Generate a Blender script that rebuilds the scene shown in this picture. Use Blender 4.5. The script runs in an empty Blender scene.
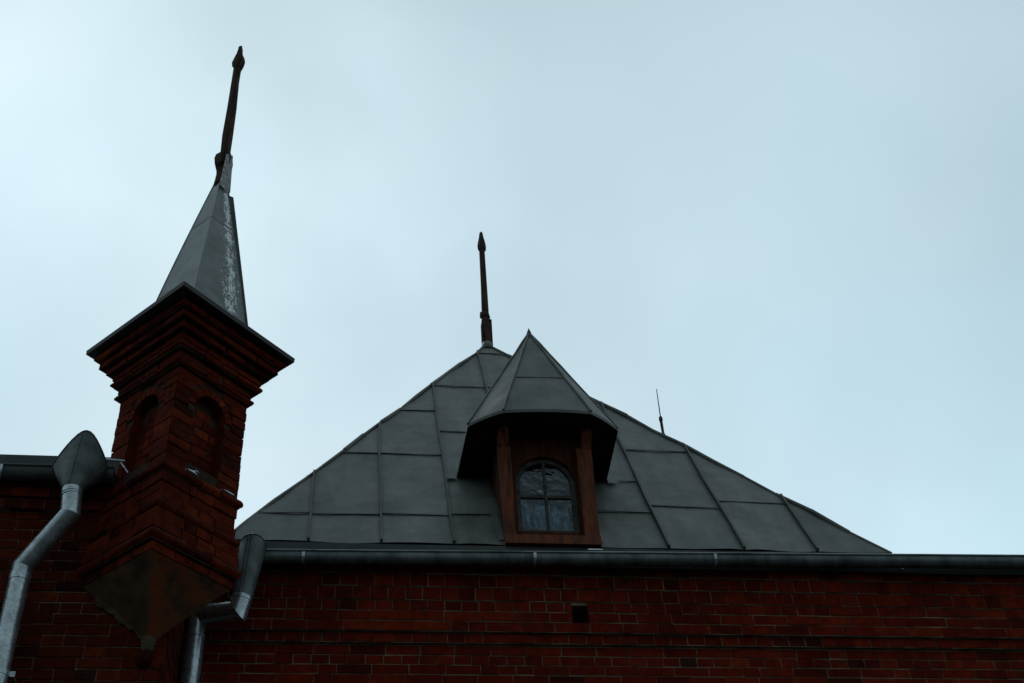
import bpy, math, random
from mathutils import Vector, Matrix
random.seed(11)
S = bpy.context.scene
COL = S.collection

# ---------------------------------------------------------------- camera
cam = bpy.data.cameras.new('camera'); camo = bpy.data.objects.new('camera', cam); COL.objects.link(camo)
cam.sensor_width = 36.0; cam.lens = 45.21; cam.clip_start = 0.05; cam.clip_end = 6000
fw_az, ROT = math.radians(9.5), None
_f = 1286.0
_Z = Vector((410-512, -1106-341.5, _f)).normalized()
_h = (Vector((0, 0, 1)) - _Z*_Z.z).normalized()
_r = _Z.cross(_h)
if _r.x < 0: _r = -_r
a80, a95 = math.radians(80.5), math.radians(-9.5)
_X = math.sin(a80)*_r + math.cos(a80)*_h
_Y = math.sin(a95)*_r + math.cos(a95)*_h
Mw = Matrix((_X, _Y, _Z))
cx_, cy_, cz_ = Mw.col[0], -Mw.col[1], -Mw.col[2]
camo.matrix_world = Matrix(((cx_[0], cy_[0], cz_[0], 0), (cx_[1], cy_[1], cz_[1], 0), (cx_[2], cy_[2], cz_[2], 1.6), (0, 0, 0, 1)))
S.camera = camo

# ---------------------------------------------------------------- world, sun, exposure
SUN_EL, SUN_AZ = math.radians(50), math.radians(-16)     # behind the roof, to the left
w = bpy.data.worlds.new('World'); S.world = w; w.use_nodes = True
nt = w.node_tree; nt.nodes.clear()
def N(tree, t, **k):
    n = tree.nodes.new(t)
    for a, v in k.items(): setattr(n, a, v)
    return n
out = N(nt, 'ShaderNodeOutputWorld'); bg = N(nt, 'ShaderNodeBackground'); bg.inputs[1].default_value = 0.10
sky = N(nt, 'ShaderNodeTexSky'); sky.sky_type = 'NISHITA'; sky.sun_disc = False
sky.sun_elevation = SUN_EL; sky.sun_rotation = SUN_AZ; sky.air_density = 1.0; sky.dust_density = 2.0
geo = N(nt, 'ShaderNodeTexCoord')
def wmath(op, a, b=None, c=None):
    n = N(nt, 'ShaderNodeMath', operation=op)
    for i, v in enumerate((a, b, c)):
        if v is None: continue
        if isinstance(v, (int, float)): n.inputs[i].default_value = v
        else: nt.links.new(v, n.inputs[i])
    return n.outputs[0]
MASSES = [((.38, .45, .81), 18, -0.12), ((.49, .66, .56), 60, -0.07), ((.46, .75, .47), 70, 0.09), ((-.21, .58, .79), 40, 0.07), ((.10, .45, .88), 60, -0.07), ((.03, .66, .75), 80, 0.05), ((-.28, .77, .58), 50, -0.05)]
# overcast layer: soft cloud noise, thinner and brighter towards the hidden sun
nz = N(nt, 'ShaderNodeTexNoise'); nz.inputs['Scale'].default_value = 1.7; nz.inputs['Detail'].default_value = 3.0
nz.inputs['Roughness'].default_value = 0.45; nz.inputs['Distortion'].default_value = 0.3
nt.links.new(geo.outputs['Generated'], nz.inputs['Vector'])
nz2 = N(nt, 'ShaderNodeTexNoise'); nz2.inputs['Scale'].default_value = 5.0; nz2.inputs['Detail'].default_value = 4.0
nt.links.new(geo.outputs['Generated'], nz2.inputs['Vector'])
dot = N(nt, 'ShaderNodeVectorMath', operation='DOT_PRODUCT')
nt.links.new(geo.outputs['Generated'], dot.inputs[0]); dot.inputs[1].default_value = (0.0, 0.80, 0.60)
front = N(nt, 'ShaderNodeMapRange'); front.interpolation_type = 'SMOOTHSTEP'
nt.links.new(dot.outputs['Value'], front.inputs[0])
front.inputs[1].default_value = -0.5; front.inputs[2].default_value = 0.9
front.inputs[3].default_value = 0.46; front.inputs[4].default_value = 1.0
dotl = N(nt, 'ShaderNodeVectorMath', operation='DOT_PRODUCT')
nt.links.new(geo.outputs['Generated'], dotl.inputs[0]); dotl.inputs[1].default_value = (-0.62, 0.55, 0.56)
leftb = wmath('MULTIPLY', wmath('POWER', wmath('MAXIMUM', dotl.outputs['Value'], 0.0), 4.0), 0.25)
cl = wmath('ADD', wmath('MULTIPLY', nz.outputs['Fac'], 0.80), 0.505)
cl = wmath('ADD', cl, wmath('MULTIPLY', nz2.outputs['Fac'], 0.30))
dotr = N(nt, 'ShaderNodeVectorMath', operation='DOT_PRODUCT')
nt.links.new(geo.outputs['Generated'], dotr.inputs[0]); dotr.inputs[1].default_value = (0.45, 0.78, 0.43)
rightb = wmath('MULTIPLY', wmath('POWER', wmath('MAXIMUM', dotr.outputs['Value'], 0.0), 14.0), 0.13)
cl = wmath('ADD', wmath('ADD', cl, leftb), rightb)
def mass(d, sharp, amp):                # one soft cloud mass in direction d, its edge broken up by noise
    n = N(nt, 'ShaderNodeVectorMath', operation='DOT_PRODUCT'); nt.links.new(geo.outputs['Generated'], n.inputs[0])
    n.inputs[1].default_value = Vector(d).normalized()
    q = wmath('ADD', n.outputs['Value'], wmath('MULTIPLY', wmath('SUBTRACT', nz2.outputs['Fac'], 0.5), 0.10))
    return wmath('MULTIPLY', wmath('POWER', wmath('MINIMUM', wmath('MAXIMUM', q, 0.0), 1.0), sharp), amp)
for d, k, a in MASSES: cl = wmath('ADD', cl, mass(d, k, a))
cl = wmath('MULTIPLY', cl, front.outputs[0])
ccol = N(nt, 'ShaderNodeMix', data_type='RGBA', blend_type='MULTIPLY'); ccol.inputs[0].default_value = 1.0
hue = N(nt, 'ShaderNodeMix', data_type='RGBA')
nz3 = N(nt, 'ShaderNodeTexNoise'); nz3.inputs['Scale'].default_value = 2.6; nz3.inputs['Detail'].default_value = 3.0
nt.links.new(geo.outputs['Generated'], nz3.inputs['Vector'])
hr = N(nt, 'ShaderNodeMapRange'); nt.links.new(nz3.outputs['Fac'], hr.inputs[0]); hr.inputs[1].default_value = 0.35; hr.inputs[2].default_value = 0.65
nt.links.new(hr.outputs[0], hue.inputs[0]); hue.inputs[6].default_value = (4.55, 6.25, 7.05, 1); hue.inputs[7].default_value = (5.05, 6.35, 7.00, 1)
nt.links.new(hue.outputs[2], ccol.inputs[6])
comb = N(nt, 'ShaderNodeCombineColor')
for i in range(3): nt.links.new(cl, comb.inputs[i])
nt.links.new(comb.outputs[0], ccol.inputs[7])
mx = N(nt, 'ShaderNodeMix', data_type='RGBA'); mx.inputs[0].default_value = 0.955
nt.links.new(sky.outputs[0], mx.inputs[6]); nt.links.new(ccol.outputs[2], mx.inputs[7])
nt.links.new(mx.outputs[2], bg.inputs[0]); nt.links.new(bg.outputs[0], out.inputs[0])

sun = bpy.data.lights.new('sun', 'SUN'); sun.energy = 0.5; sun.angle = math.radians(20); sun.color = (1.0, 0.95, 0.88)
so = bpy.data.objects.new('sun', sun); COL.objects.link(so)
sd = Vector((math.sin(SUN_AZ)*math.cos(SUN_EL), math.cos(SUN_AZ)*math.cos(SUN_EL), math.sin(SUN_EL)))
so.rotation_euler = sd.to_track_quat('Z', 'Y').to_euler(); so.location = (8, 30, 40)
S.view_settings.view_transform = 'Standard'; S.view_settings.look = 'None'
S.view_settings.exposure = 0.0; S.view_settings.gamma = 1.0; S.view_settings.use_curve_mapping = False

# ---------------------------------------------------------------- materials
def mat(name): 
    m = bpy.data.materials.new(name); m.use_nodes = True
    t = m.node_tree; p = t.nodes['Principled BSDF']
    return m, t, p
def noise(t, scale, detail=4, rough=0.55, vec=None, stretch=None):
    n = N(t, 'ShaderNodeTexNoise'); n.inputs['Scale'].default_value = scale
    n.inputs['Detail'].default_value = detail; n.inputs['Roughness'].default_value = rough
    tc = N(t, 'ShaderNodeTexCoord'); mp = N(t, 'ShaderNodeMapping')
    if stretch: mp.inputs['Scale'].default_value = stretch
    t.links.new(tc.outputs['Object'], mp.inputs[0]); t.links.new(mp.outputs[0], n.inputs['Vector'])
    return n.outputs['Fac']
def ramp(t, fac, stops):
    r = N(t, 'ShaderNodeValToRGB'); e = r.color_ramp.elements
    while len(e) < len(stops): e.new(0.5)
    for i, (p, c) in enumerate(stops): e[i].position = p; e[i].color = (*c, 1)
    t.links.new(fac, r.inputs[0]); return r.outputs[0]
def mixc(t, a, b, fac, blend='MIX'):
    n = N(t, 'ShaderNodeMix', data_type='RGBA', blend_type=blend)
    for i, v in ((0, fac), (6, a), (7, b)):
        if isinstance(v, (int, float)): n.inputs[i].default_value = v
        elif isinstance(v, tuple): n.inputs[i].default_value = (*v, 1)
        else: t.links.new(v, n.inputs[i])
    return n.outputs[2]
def bump(t, p, h, strength, dist=0.01):
    b = N(t, 'ShaderNodeBump'); b.inputs['Strength'].default_value = strength; b.inputs['Distance'].default_value = dist
    t.links.new(h, b.inputs['Height']); t.links.new(b.outputs[0], p.inputs['Normal'])
def tone(t):
    a = N(t, 'ShaderNodeAttribute'); a.attribute_name = 'tone'; return a.outputs['Fac']

def brick_mat(name, stops, mottle):
    m, t, p = mat(name)
    c = ramp(t, tone(t), stops)
    n1 = noise(t, 14, 5); n2 = noise(t, 1.3, 4)
    c = mixc(t, c, ramp(t, n1, [(0.3, (mottle, mottle, mottle)), (0.7, (1.15, 1.1, 1.05))]), 0.8, 'MULTIPLY')
    c = mixc(t, c, ramp(t, n2, [(0.35, (0.5, 0.55, 0.6)), (0.62, (1, 1, 1))]), 0.75, 'MULTIPLY')
    soot = ramp(t, noise(t, 5, 5, 0.6), [(0.55, (0, 0, 0)), (0.75, (1, 1, 1))])
    c = mixc(t, c, (0.035, 0.022, 0.018), mixc(t, (0, 0, 0), soot, 0.6))
    t.links.new(c, p.inputs['Base Color']); p.inputs['Roughness'].default_value = 0.92
    p.inputs['Specular IOR Level'].default_value = 0.06
    bump(t, p, noise(t, 70, 5), 0.6, 0.006)
    return m
BRICK = brick_mat('brick_red', [(0.0, (0.055, 0.009, 0.005)), (0.2, (0.125, 0.012, 0.005)), (0.6, (0.178, 0.0165, 0.005)), (1.0, (0.240, 0.029, 0.008))], 0.45)
BRICKW = brick_mat('brick_wing', [(0.0, (0.030, 0.007, 0.004)), (0.2, (0.075, 0.010, 0.005)), (0.6, (0.110, 0.015, 0.005)), (1.0, (0.180, 0.027, 0.008))], 0.4)
BRICKT = brick_mat('brick_turret', [(0.0, (0.040, 0.008, 0.005)), (0.2, (0.100, 0.013, 0.005)), (0.7, (0.160, 0.021, 0.006)), (1.0, (0.225, 0.038, 0.010))], 0.30)

def plain(name, c0, c1, scale=6, rough=0.8, metallic=0.0, bmp=0.2, bscale=40, spec=0.3, stretch=None, tonef=False):
    m, t, p = mat(name)
    c = ramp(t, noise(t, scale, 5, 0.6, stretch=stretch), [(0.32, c0), (0.68, c1)])
    if tonef:
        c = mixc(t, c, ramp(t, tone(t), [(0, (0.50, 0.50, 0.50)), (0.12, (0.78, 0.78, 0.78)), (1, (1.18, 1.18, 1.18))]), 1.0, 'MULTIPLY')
    t.links.new(c, p.inputs['Base Color']); p.inputs['Roughness'].default_value = rough
    p.inputs['Metallic'].default_value = metallic; p.inputs['Specular IOR Level'].default_value = spec
    if bmp: bump(t, p, noise(t, bscale, 4, stretch=stretch), bmp, 0.006)
    return m, t, p
MORTAR_DARK = plain('sooty_mortar', (0.020, 0.011, 0.008), (0.060, 0.038, 0.026), 7, 0.95, bmp=0.4, bscale=60, spec=0.1)[0]
MORTAR_WARM = plain('warm_mortar', (0.07, 0.050, 0.030), (0.26, 0.19, 0.115), 4, 0.95, bmp=0.4, bscale=60, spec=0.1)[0]
MORTAR = plain('lime_mortar', (0.07, 0.056, 0.036), (0.26, 0.205, 0.13), 4, 0.95, bmp=0.4, bscale=60, spec=0.1)[0]
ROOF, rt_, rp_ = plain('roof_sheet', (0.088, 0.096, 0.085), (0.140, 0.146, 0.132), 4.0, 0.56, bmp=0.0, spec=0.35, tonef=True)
def add_roof_wear(t, p):
    base = p.inputs['Base Color'].links[0].from_socket
    streak = ramp(t, noise(t, 6, 5, 0.65, stretch=(1, 0.25, 0.25)), [(0.42, (1.08, 1.08, 1.06)), (0.68, (0.62, 0.63, 0.63))])
    c = mixc(t, base, streak, 0.8, 'MULTIPLY')
    spots = ramp(t, noise(t, 22, 6, 0.7), [(0.62, (0, 0, 0)), (0.75, (1, 1, 1))])
    c = mixc(t, c, (0.16, 0.16, 0.15), mixc(t, (0, 0, 0), spots, 0.5))
    t.links.new(c, p.inputs['Base Color'])
    h = N(t, 'ShaderNodeMath', operation='ADD')
    t.links.new(noise(t, 2.2, 2), h.inputs[0])
    h2 = N(t, 'ShaderNodeMath', operation='MULTIPLY'); h2.inputs[1].default_value = 0.05
    t.links.new(noise(t, 60, 3), h2.inputs[0]); t.links.new(h2.outputs[0], h.inputs[1])
    bump(t, p, h.outputs[0], 0.6, 0.05)
add_roof_wear(rt_, rp_)
SPIRE, st_, sp_ = plain('spire_sheet', (0.085, 0.100, 0.095), (0.175, 0.192, 0.185), 7, 0.5, bmp=0.5, bscale=7, spec=0.4)
def spire_streaks(t, p):                       # whitish run-off down the right-hand face
    base = p.inputs['Base Color'].links[0].from_socket
    uv = N(t, 'ShaderNodeAttribute'); uv.attribute_name = 'streak'
    n = noise(t, 9, 6, 0.7, stretch=(2.0, 2.0, 1.1))
    n2 = noise(t, 38, 3, 0.6, stretch=(1.4, 1.4, 0.8))
    a = N(t, 'ShaderNodeMath', operation='MULTIPLY_ADD'); t.links.new(n2, a.inputs[0]); a.inputs[1].default_value = 0.85; t.links.new(n, a.inputs[2])
    b = N(t, 'ShaderNodeMath', operation='MULTIPLY_ADD'); t.links.new(uv.outputs['Fac'], b.inputs[0]); b.inputs[1].default_value = 0.50; t.links.new(a.outputs[0], b.inputs[2])
    f = ramp(t, b.outputs[0], [(0.0, (0, 0, 0)), (1.0, (1, 1, 1))])
    mr = N(t, 'ShaderNodeMapRange'); t.links.new(b.outputs[0], mr.inputs[0]); mr.inputs[1].default_value = 1.27; mr.inputs[2].default_value = 1.40
    c = mixc(t, base, (0.72, 0.75, 0.75), mr.outputs[0])
    t.links.new(c, p.inputs['Base Color'])
spire_streaks(st_, sp_)
ZINC = plain('zinc_gutter', (0.050, 0.064, 0.060), (0.16, 0.185, 0.18), 6, 0.45, 0.45, 0.3, 12, 0.4, stretch=(1.6, 1, 0.5))[0]
RIM = plain('highlit_gutter_rim', (0.07, 0.085, 0.08), (0.36, 0.38, 0.37), 5, 0.5, 0.4, 0.2, 20, 0.4, stretch=(0.5, 1, 1))[0]  # lighter tone paints in the faint highlight along the gutter's front bead
DARKTIN = plain('dark_eave_tin', (0.035, 0.042, 0.042), (0.07, 0.08, 0.08), 5, 0.6, 0.0, 0.15, 20, 0.3)[0]
def galv():
    m, t, p = mat('galvanised_pipe')
    v = N(t, 'ShaderNodeTexVoronoi'); v.inputs['Scale'].default_value = 75
    tc = N(t, 'ShaderNodeTexCoord'); t.links.new(tc.outputs['Object'], v.inputs['Vector'])
    bw = N(t, 'ShaderNodeSeparateColor'); t.links.new(v.outputs['Color'], bw.inputs[0])
    c = ramp(t, bw.outputs[0], [(0.0, (0.42, 0.47, 0.48)), (1.0, (0.62, 0.68, 0.70))])
    c = mixc(t, c, ramp(t, noise(t, 9, 5, 0.65), [(0.35, (0.55, 0.58, 0.58)), (0.65, (1, 1, 1))]), 0.8, 'MULTIPLY')
    t.links.new(c, p.inputs['Base Color']); p.inputs['Metallic'].default_value = 0.8
    r = N(t, 'ShaderNodeMapRange'); t.links.new(bw.outputs[1], r.inputs[0]); r.inputs[3].default_value = 0.26; r.inputs[4].default_value = 0.38
    t.links.new(r.outputs[0], p.inputs['Roughness'])
    bump(t, p, noise(t, 14, 3), 0.25, 0.01)
    return m
GALV = galv()
PLASTER, pt_, pp_ = plain('stained_plaster', (0.038, 0.026, 0.015), (0.105, 0.080, 0.050), 7, 0.95, bmp=0.8, bscale=22, spec=0.1)
def plaster_red(t, p):
    base = p.inputs['Base Color'].links[0].from_socket
    a = N(t, 'ShaderNodeAttribute'); a.attribute_name = 'streak'
    b = N(t, 'ShaderNodeMath', operation='MULTIPLY'); t.links.new(a.outputs['Fac'], b.inputs[0])
    t.links.new(ramp(t, noise(t, 7, 5, 0.6), [(0.38, (0.15, 0.15, 0.15)), (0.62, (1, 1, 1))]), b.inputs[1])
    c = mixc(t, base, (0.17, 0.042, 0.014), b.outputs[0])
    t.links.new(c, p.inputs['Base Color'])
plaster_red(pt_, pp_)
WOOD = plain('dormer_wood', (0.028, 0.008, 0.004), (0.200, 0.048, 0.013), 9, 0.7, bmp=0.5, bscale=30, spec=0.25, stretch=(3, 3, 0.5))[0]
WOODR = plain('shaded_red_wood', (0.025, 0.009, 0.005), (0.10, 0.028, 0.010), 8, 0.8, bmp=0.5, bscale=30, spec=0.15, stretch=(3, 3, 0.5))[0]  # darker red: shade on the recessed dormer front is painted into the colour
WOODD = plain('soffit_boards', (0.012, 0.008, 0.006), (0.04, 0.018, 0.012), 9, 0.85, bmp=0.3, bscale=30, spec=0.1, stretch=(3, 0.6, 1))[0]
OLDWOOD = plain('weathered_pole', (0.018, 0.013, 0.012), (0.085, 0.050, 0.038), 10, 0.9, bmp=0.8, bscale=25, spec=0.1, stretch=(2.5, 2.5, 0.5))[0]
GREYPAINT = plain('grey_sash_paint', (0.026, 0.026, 0.022), (0.085, 0.082, 0.068), 12, 0.7, bmp=0.3, bscale=40)[0]
BLACK = plain('dark_void', (0.010, 0.010, 0.010), (0.02, 0.02, 0.02), 6, 0.9, bmp=0)[0]
IRON = plain('dark_iron', (0.015, 0.014, 0.014), (0.035, 0.03, 0.03), 12, 0.6, bmp=0)[0]
SNOW = plain('snow', (0.70, 0.74, 0.78), (0.82, 0.84, 0.86), 12, 0.7, bmp=0.3)[0]
FILM = plain('crumpled_film', (0.004, 0.008, 0.011), (0.24, 0.47, 0.62), 7, 0.3, bmp=0.6, bscale=18, spec=0.6, stretch=(3.2, 1, 0.7))[0]
def glass():
    m, t, p = mat('old_glass')
    for n in list(t.nodes):
        if n.type != 'OUTPUT_MATERIAL': t.nodes.remove(n)
    o = [n for n in t.nodes if n.type == 'OUTPUT_MATERIAL'][0]
    tr = N(t, 'ShaderNodeBsdfTransparent'); tr.inputs[0].default_value = (0.85, 0.88, 0.88, 1)
    gl = N(t, 'ShaderNodeBsdfGlossy'); gl.inputs['Roughness'].default_value = 0.06; gl.inputs[0].default_value = (0.5, 0.56, 0.58, 1)
    df = N(t, 'ShaderNodeBsdfDiffuse'); df.inputs[0].default_value = (0.08, 0.09, 0.085, 1)
    fr = N(t, 'ShaderNodeFresnel'); fr.inputs[0].default_value = 1.5
    bm = N(t, 'ShaderNodeBump'); bm.inputs['Strength'].default_value = 0.35; bm.inputs['Distance'].default_value = 0.02
    t.links.new(noise(t, 9, 2), bm.inputs['Height'])
    t.links.new(bm.outputs[0], gl.inputs['Normal']); t.links.new(bm.outputs[0], fr.inputs['Normal'])
    m1 = N(t, 'ShaderNodeMixShader'); m2 = N(t, 'ShaderNodeMixShader')
    dirt = ramp(t, noise(t, 8, 5, 0.65), [(0.42, (0.03, 0.03, 0.03)), (0.7, (0.10, 0.10, 0.10))])
    t.links.new(dirt, m1.inputs[0]); t.links.new(tr.outputs[0], m1.inputs[1]); t.links.new(df.outputs[0], m1.inputs[2])
    t.links.new(fr.outputs[0], m2.inputs[0]); t.links.new(m1.outputs[0], m2.inputs[1]); t.links.new(gl.outputs[0], m2.inputs[2])
    t.links.new(m2.outputs[0], o.inputs[0])
    return m
GLASS = glass()
GROUND = plain('courtyard_asphalt', (0.035, 0.035, 0.036), (0.065, 0.064, 0.062), 0.8, 0.9, bmp=0.5, bscale=30, spec=0.2)[0]

# ---------------------------------------------------------------- mesh building
class MB:
    def __init__(s): s.v = []; s.f = []; s.t = []; s.mi = []; s.sm = []; s.st = []
    def face(s, pts, tone=0.5, mi=0, smooth=False, streak=0.0):
        i = len(s.v); s.v += [tuple(p) for p in pts]; s.f.append(tuple(range(i, i+len(pts))))
        s.t.append(tone); s.mi.append(mi); s.sm.append(smooth); s.st.append(streak)
    def mesh(s, vs, fs, tone=0.5, mi=0, smooth=False, streak=None):
        i = len(s.v); s.v += [tuple(p) for p in vs]
        for k, f in enumerate(fs):
            s.f.append(tuple(i+j for j in f)); s.t.append(tone); s.mi.append(mi); s.sm.append(smooth)
            s.st.append(0.0 if streak is None else streak)
    def box(s, a, b, tone=0.5, mi=0, skip=()):
        x0, y0, z0 = a; x1, y1, z1 = b
        vs = [(x0,y0,z0),(x1,y0,z0),(x1,y1,z0),(x0,y1,z0),(x0,y0,z1),(x1,y0,z1),(x1,y1,z1),(x0,y1,z1)]
        fs = [(0,3,2,1),(4,5,6,7),(0,1,5,4),(1,2,6,5),(2,3,7,6),(3,0,4,7)]
        s.mesh(vs, [f for i, f in enumerate(fs) if i not in skip], tone, mi)
    def hexa(s, bot, top, tone=0.5, mi=0, smooth=False):
        n = len(bot); vs = list(bot)+list(top)
        fs = [tuple(reversed(range(n))), tuple(range(n, 2*n))]+[(i, (i+1) % n, n+(i+1) % n, n+i) for i in range(n)]
        s.mesh(vs, fs, tone, mi, smooth)
    def bar(s, p, q, wv, hv, tone=0.5, mi=0):       # box along p-q with cross vectors wv (full) and hv (full)
        p, q, wv, hv = Vector(p), Vector(q), Vector(wv)/2, Vector(hv)/2
        s.hexa([p-wv-hv, p+wv-hv, p+wv+hv, p-wv+hv], [q-wv-hv, q+wv-hv, q+wv+hv, q-wv+hv], tone, mi)
    def tube(s, pts, rad, seg=20, tone=0.5, mi=0, cap=True):  # mitred tube through pts
        pts = [Vector(p) for p in pts]; rad = rad if isinstance(rad, (list, tuple)) else [rad]*len(pts)
        d0 = (pts[1]-pts[0]).normalized(); u = d0.orthogonal().normalized(); rings = []
        for i, p in enumerate(pts):
            di = (pts[i]-pts[i-1]).normalized() if i else d0
            do = (pts[i+1]-pts[i]).normalized() if i < len(pts)-1 else di
            if i == 0: di = do
            u = (u-di*u.dot(di)).normalized(); v = di.cross(u)
            n = (di+do).normalized(); ring = []
            for k in range(seg):
                a = 2*math.pi*k/seg; o = (u*math.cos(a)+v*math.sin(a))*rad[i]
                o = o - di*(o.dot(n)/di.dot(n)); ring.append(p+o)
            rings.append(ring); u = (u-do*u.dot(do)).normalized()
        vs = [q for r in rings for q in r]
        for i in range(len(rings)-1):               # separate segments keep the mitre crisp
            a, b = rings[i], rings[i+1]
            s.mesh(a+b, [(k, (k+1) % seg, seg+(k+1) % seg, seg+k) for k in range(seg)], tone, mi, True)
        if cap:
            s.face(list(reversed(rings[0])), tone, mi); s.face(rings[-1], tone, mi)
        return rings
    def lathe(s, c, prof, seg=16, tone=0.5, mi=0, phase=0, smooth=True, rough=0):   # prof: (r, z)
        rings = [[(c[0]+r*math.cos(phase+2*math.pi*k/seg), c[1]+r*math.sin(phase+2*math.pi*k/seg), z) for k in range(seg)] for r, z in prof]
        if rough: rings = [[(p[0]+U(-rough, rough), p[1]+U(-rough, rough), p[2]+U(-rough, rough)) for p in q] for q in rings]
        vs = [p for r in rings for p in r]; fs = []
        for i in range(len(prof)-1):
            for k in range(seg):
                fs.append((i*seg+k, i*seg+(k+1) % seg, (i+1)*seg+(k+1) % seg, (i+1)*seg+k))
        fs.append(tuple(reversed(range(seg)))); n = (len(prof)-1)*seg; fs.append(tuple(n+k for k in range(seg)))
        s.mesh(vs, fs, tone, mi, smooth)
    def build(s, name, mats, parent=None, loc=None):
        if not isinstance(mats, (list, tuple)): mats = [mats]
        base = Vector((0, 0, 0)) if loc is None else Vector(loc)
        if parent is not None:
            q = parent
            while q: base += q.location; q = q.parent
        me = bpy.data.meshes.new(name)
        me.from_pydata([tuple(Vector(p)-base) for p in s.v], [], s.f)
        for m in mats: me.materials.append(m)
        at = me.attributes.new('tone', 'FLOAT', 'FACE'); at.data.foreach_set('value', s.t)
        a2 = me.attributes.new('streak', 'FLOAT', 'FACE'); a2.data.foreach_set('value', s.st)
        me.polygons.foreach_set('material_index', s.mi); me.polygons.foreach_set('use_smooth', s.sm)
        me.update()
        o = bpy.data.objects.new(name, me); COL.objects.link(o)
        if loc is not None: o.location = Vector(loc)
        if parent is not None: o.parent = parent
        return o
def thing(name, loc, label, cat, group=None):
    o = bpy.data.objects.new(name, None); COL.objects.link(o); o.location = loc; o.empty_display_size = 0.3
    o['label'] = label; o['category'] = cat
    if group: o['group'] = group
    return o

R = random.random
def U(a, b): return random.uniform(a, b)
def rtone():
    return max(0.0, min(1.0, random.gauss(0.5, 0.20))) if R() > 0.05 else U(0.02, 0.2)

CH, JT = 0.0770, 0.010
def brick(mb, O, u, n, u0, u1, z0, z1, d, proud, e0=0.0, e1=0.0, prof=None):
    """one brick: runs u0..u1 along u, from depth d behind the face to 'proud' in front; e0/e1 mitre its ends outward"""
    prof = prof or [(-d, z0), (proud, z0), (proud, z1), (-d, z1)]
    j = 0.0022 if d != .09 else 0.0050
    A, B = [], []
    for (o, z) in prof:
        k0 = u0-e0*(o+d); k1 = u1+e1*(o+d)
        A.append(O+u*(k0+U(-j, j)*(e0 == 0))+n*(o+U(-j, j)*0.6)+Vector((0, 0, z+U(-j, j))))
        B.append(O+u*(k1+U(-j, j)*(e1 == 0))+n*(o+U(-j, j)*0.6)+Vector((0, 0, z+U(-j, j))))
    mb.hexa(A, B, rtone())
def courses(mb, O, u, n, w0, w1, z0, z1, shift=0.0, proud=0.0, d=0.05, hole=None, ch=CH, k0=0, pattern=(0, 1)):
    """bonded brickwork: stretcher and header courses"""
    z = z0; k = k0
    while z < z1-0.02:
        h = min(ch, z1-z)
        x = w0 - U(0, 0.12); L = None
        stretch = pattern[k % len(pattern)]
        while x < w1:
            L = (0.262 if (stretch and R() > 0.12) else 0.131)*U(0.97, 1.03)
            a, b = max(x, w0), min(x+L-0.007, w1)
            x += L
            if b-a < 0.025: continue
            segs = [(a, b)]
            if hole and z+h > hole[2]+0.012 and z < hole[3]-0.012:
                segs = []
                if a < hole[0]: segs.append((a, min(b, hole[0])))
                if b > hole[1]: segs.append((max(a, hole[1]), b))
            for (p, q) in segs:
                if q-p > 0.012:
                    brick(mb, O, u, n, p, q, z+JT*U(.35, .65), z+h-JT*U(.35, .65), d, proud+U(-0.003, 0.004))
        z += h; k += 1
VX, VY, VZ = Vector((1, 0, 0)), Vector((0, 1, 0)), Vector((0, 0, 1))

# ---------------------------------------------------------------- ground
g = MB(); n = 24; sz = 1500.0
g.face([(-sz, -sz, 0), (sz, -sz, 0), (sz, sz, 0), (-sz, sz, 0)])
go = g.build('ground', GROUND); go['kind'] = 'structure'

# ================================================================ MAIN BUILDING
XC, YW = -1.184, 8.56                    # re-entrant corner and wall plane
building = thing('brick_building', (3.5, 8.56, 0), 'long dark red brick building with a steep grey sheet metal tent roof and dormer window', 'building')
# -- wall: corbelled brickwork under the gutter
wl = MB()
XR = 9.5
def main_wall():
    O = Vector((0, 0, 0))
    zones = [(0.0, 6.255, 0.0), (6.255, 6.335, 0.030), (6.335, 6.590, 0.060), (6.590, 6.700, 0.068), (6.700, 6.805, 0.078), (6.805, 6.99, 0.092)]
    hole = (1.735, 1.86, 6.415, 6.565)
    for i, (z0, z1, pr) in enumerate(zones):
        O = Vector((0, YW-pr, 0))
        ch = CH if i in (0, 2, 5) else (z1-z0)
        if i == 2: ch = (z1-z0)/3
        courses(wl, O, VX, -VY, XC+0.004, XR, z0 if i else 0.01, z1, d=0.06 if i == 0 else 0.11, ch=ch, hole=hole if i == 2 else None, k0=i, pattern=(1, 0, 1) if i in (0, 2) else (0,))
        # mortar body
        y = YW-pr+0.0045
        if i == 2:
            for (a, b, c, d_) in ((XC, hole[0]-0.004, z0, z1), (hole[1]+0.004, XR, z0, z1), (hole[0]-0.004, hole[1]+0.004, z0, hole[2]-0.004), (hole[0]-0.004, hole[1]+0.004, hole[3]+0.004, z1)):
                wl.box((a, y, c), (b, 8.80, d_), mi=1)
        else:
            wl.box((XC, y, z0), (XR, 8.80, z1), mi=1)
    # end and rear walls, plain body
    wl.box((XR-0.3, 8.80, 0), (XR, 16.0, 6.99), mi=1); wl.box((XC, 15.7, 0), (XR-0.3, 16.0, 6.99), mi=1)
    courses(wl, Vector((XR, 8.5, 0)), VY, VX, 0.06, 7.5, 0.01, 6.98, d=-0.004, proud=0.012)
main_wall()
wl.build('wall', [BRICK, MORTAR], building)
v = MB(); v.box((1.735, 8.72, 6.415), (1.86, 8.79, 6.565))
v.build('air_vent', BLACK, building)

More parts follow.
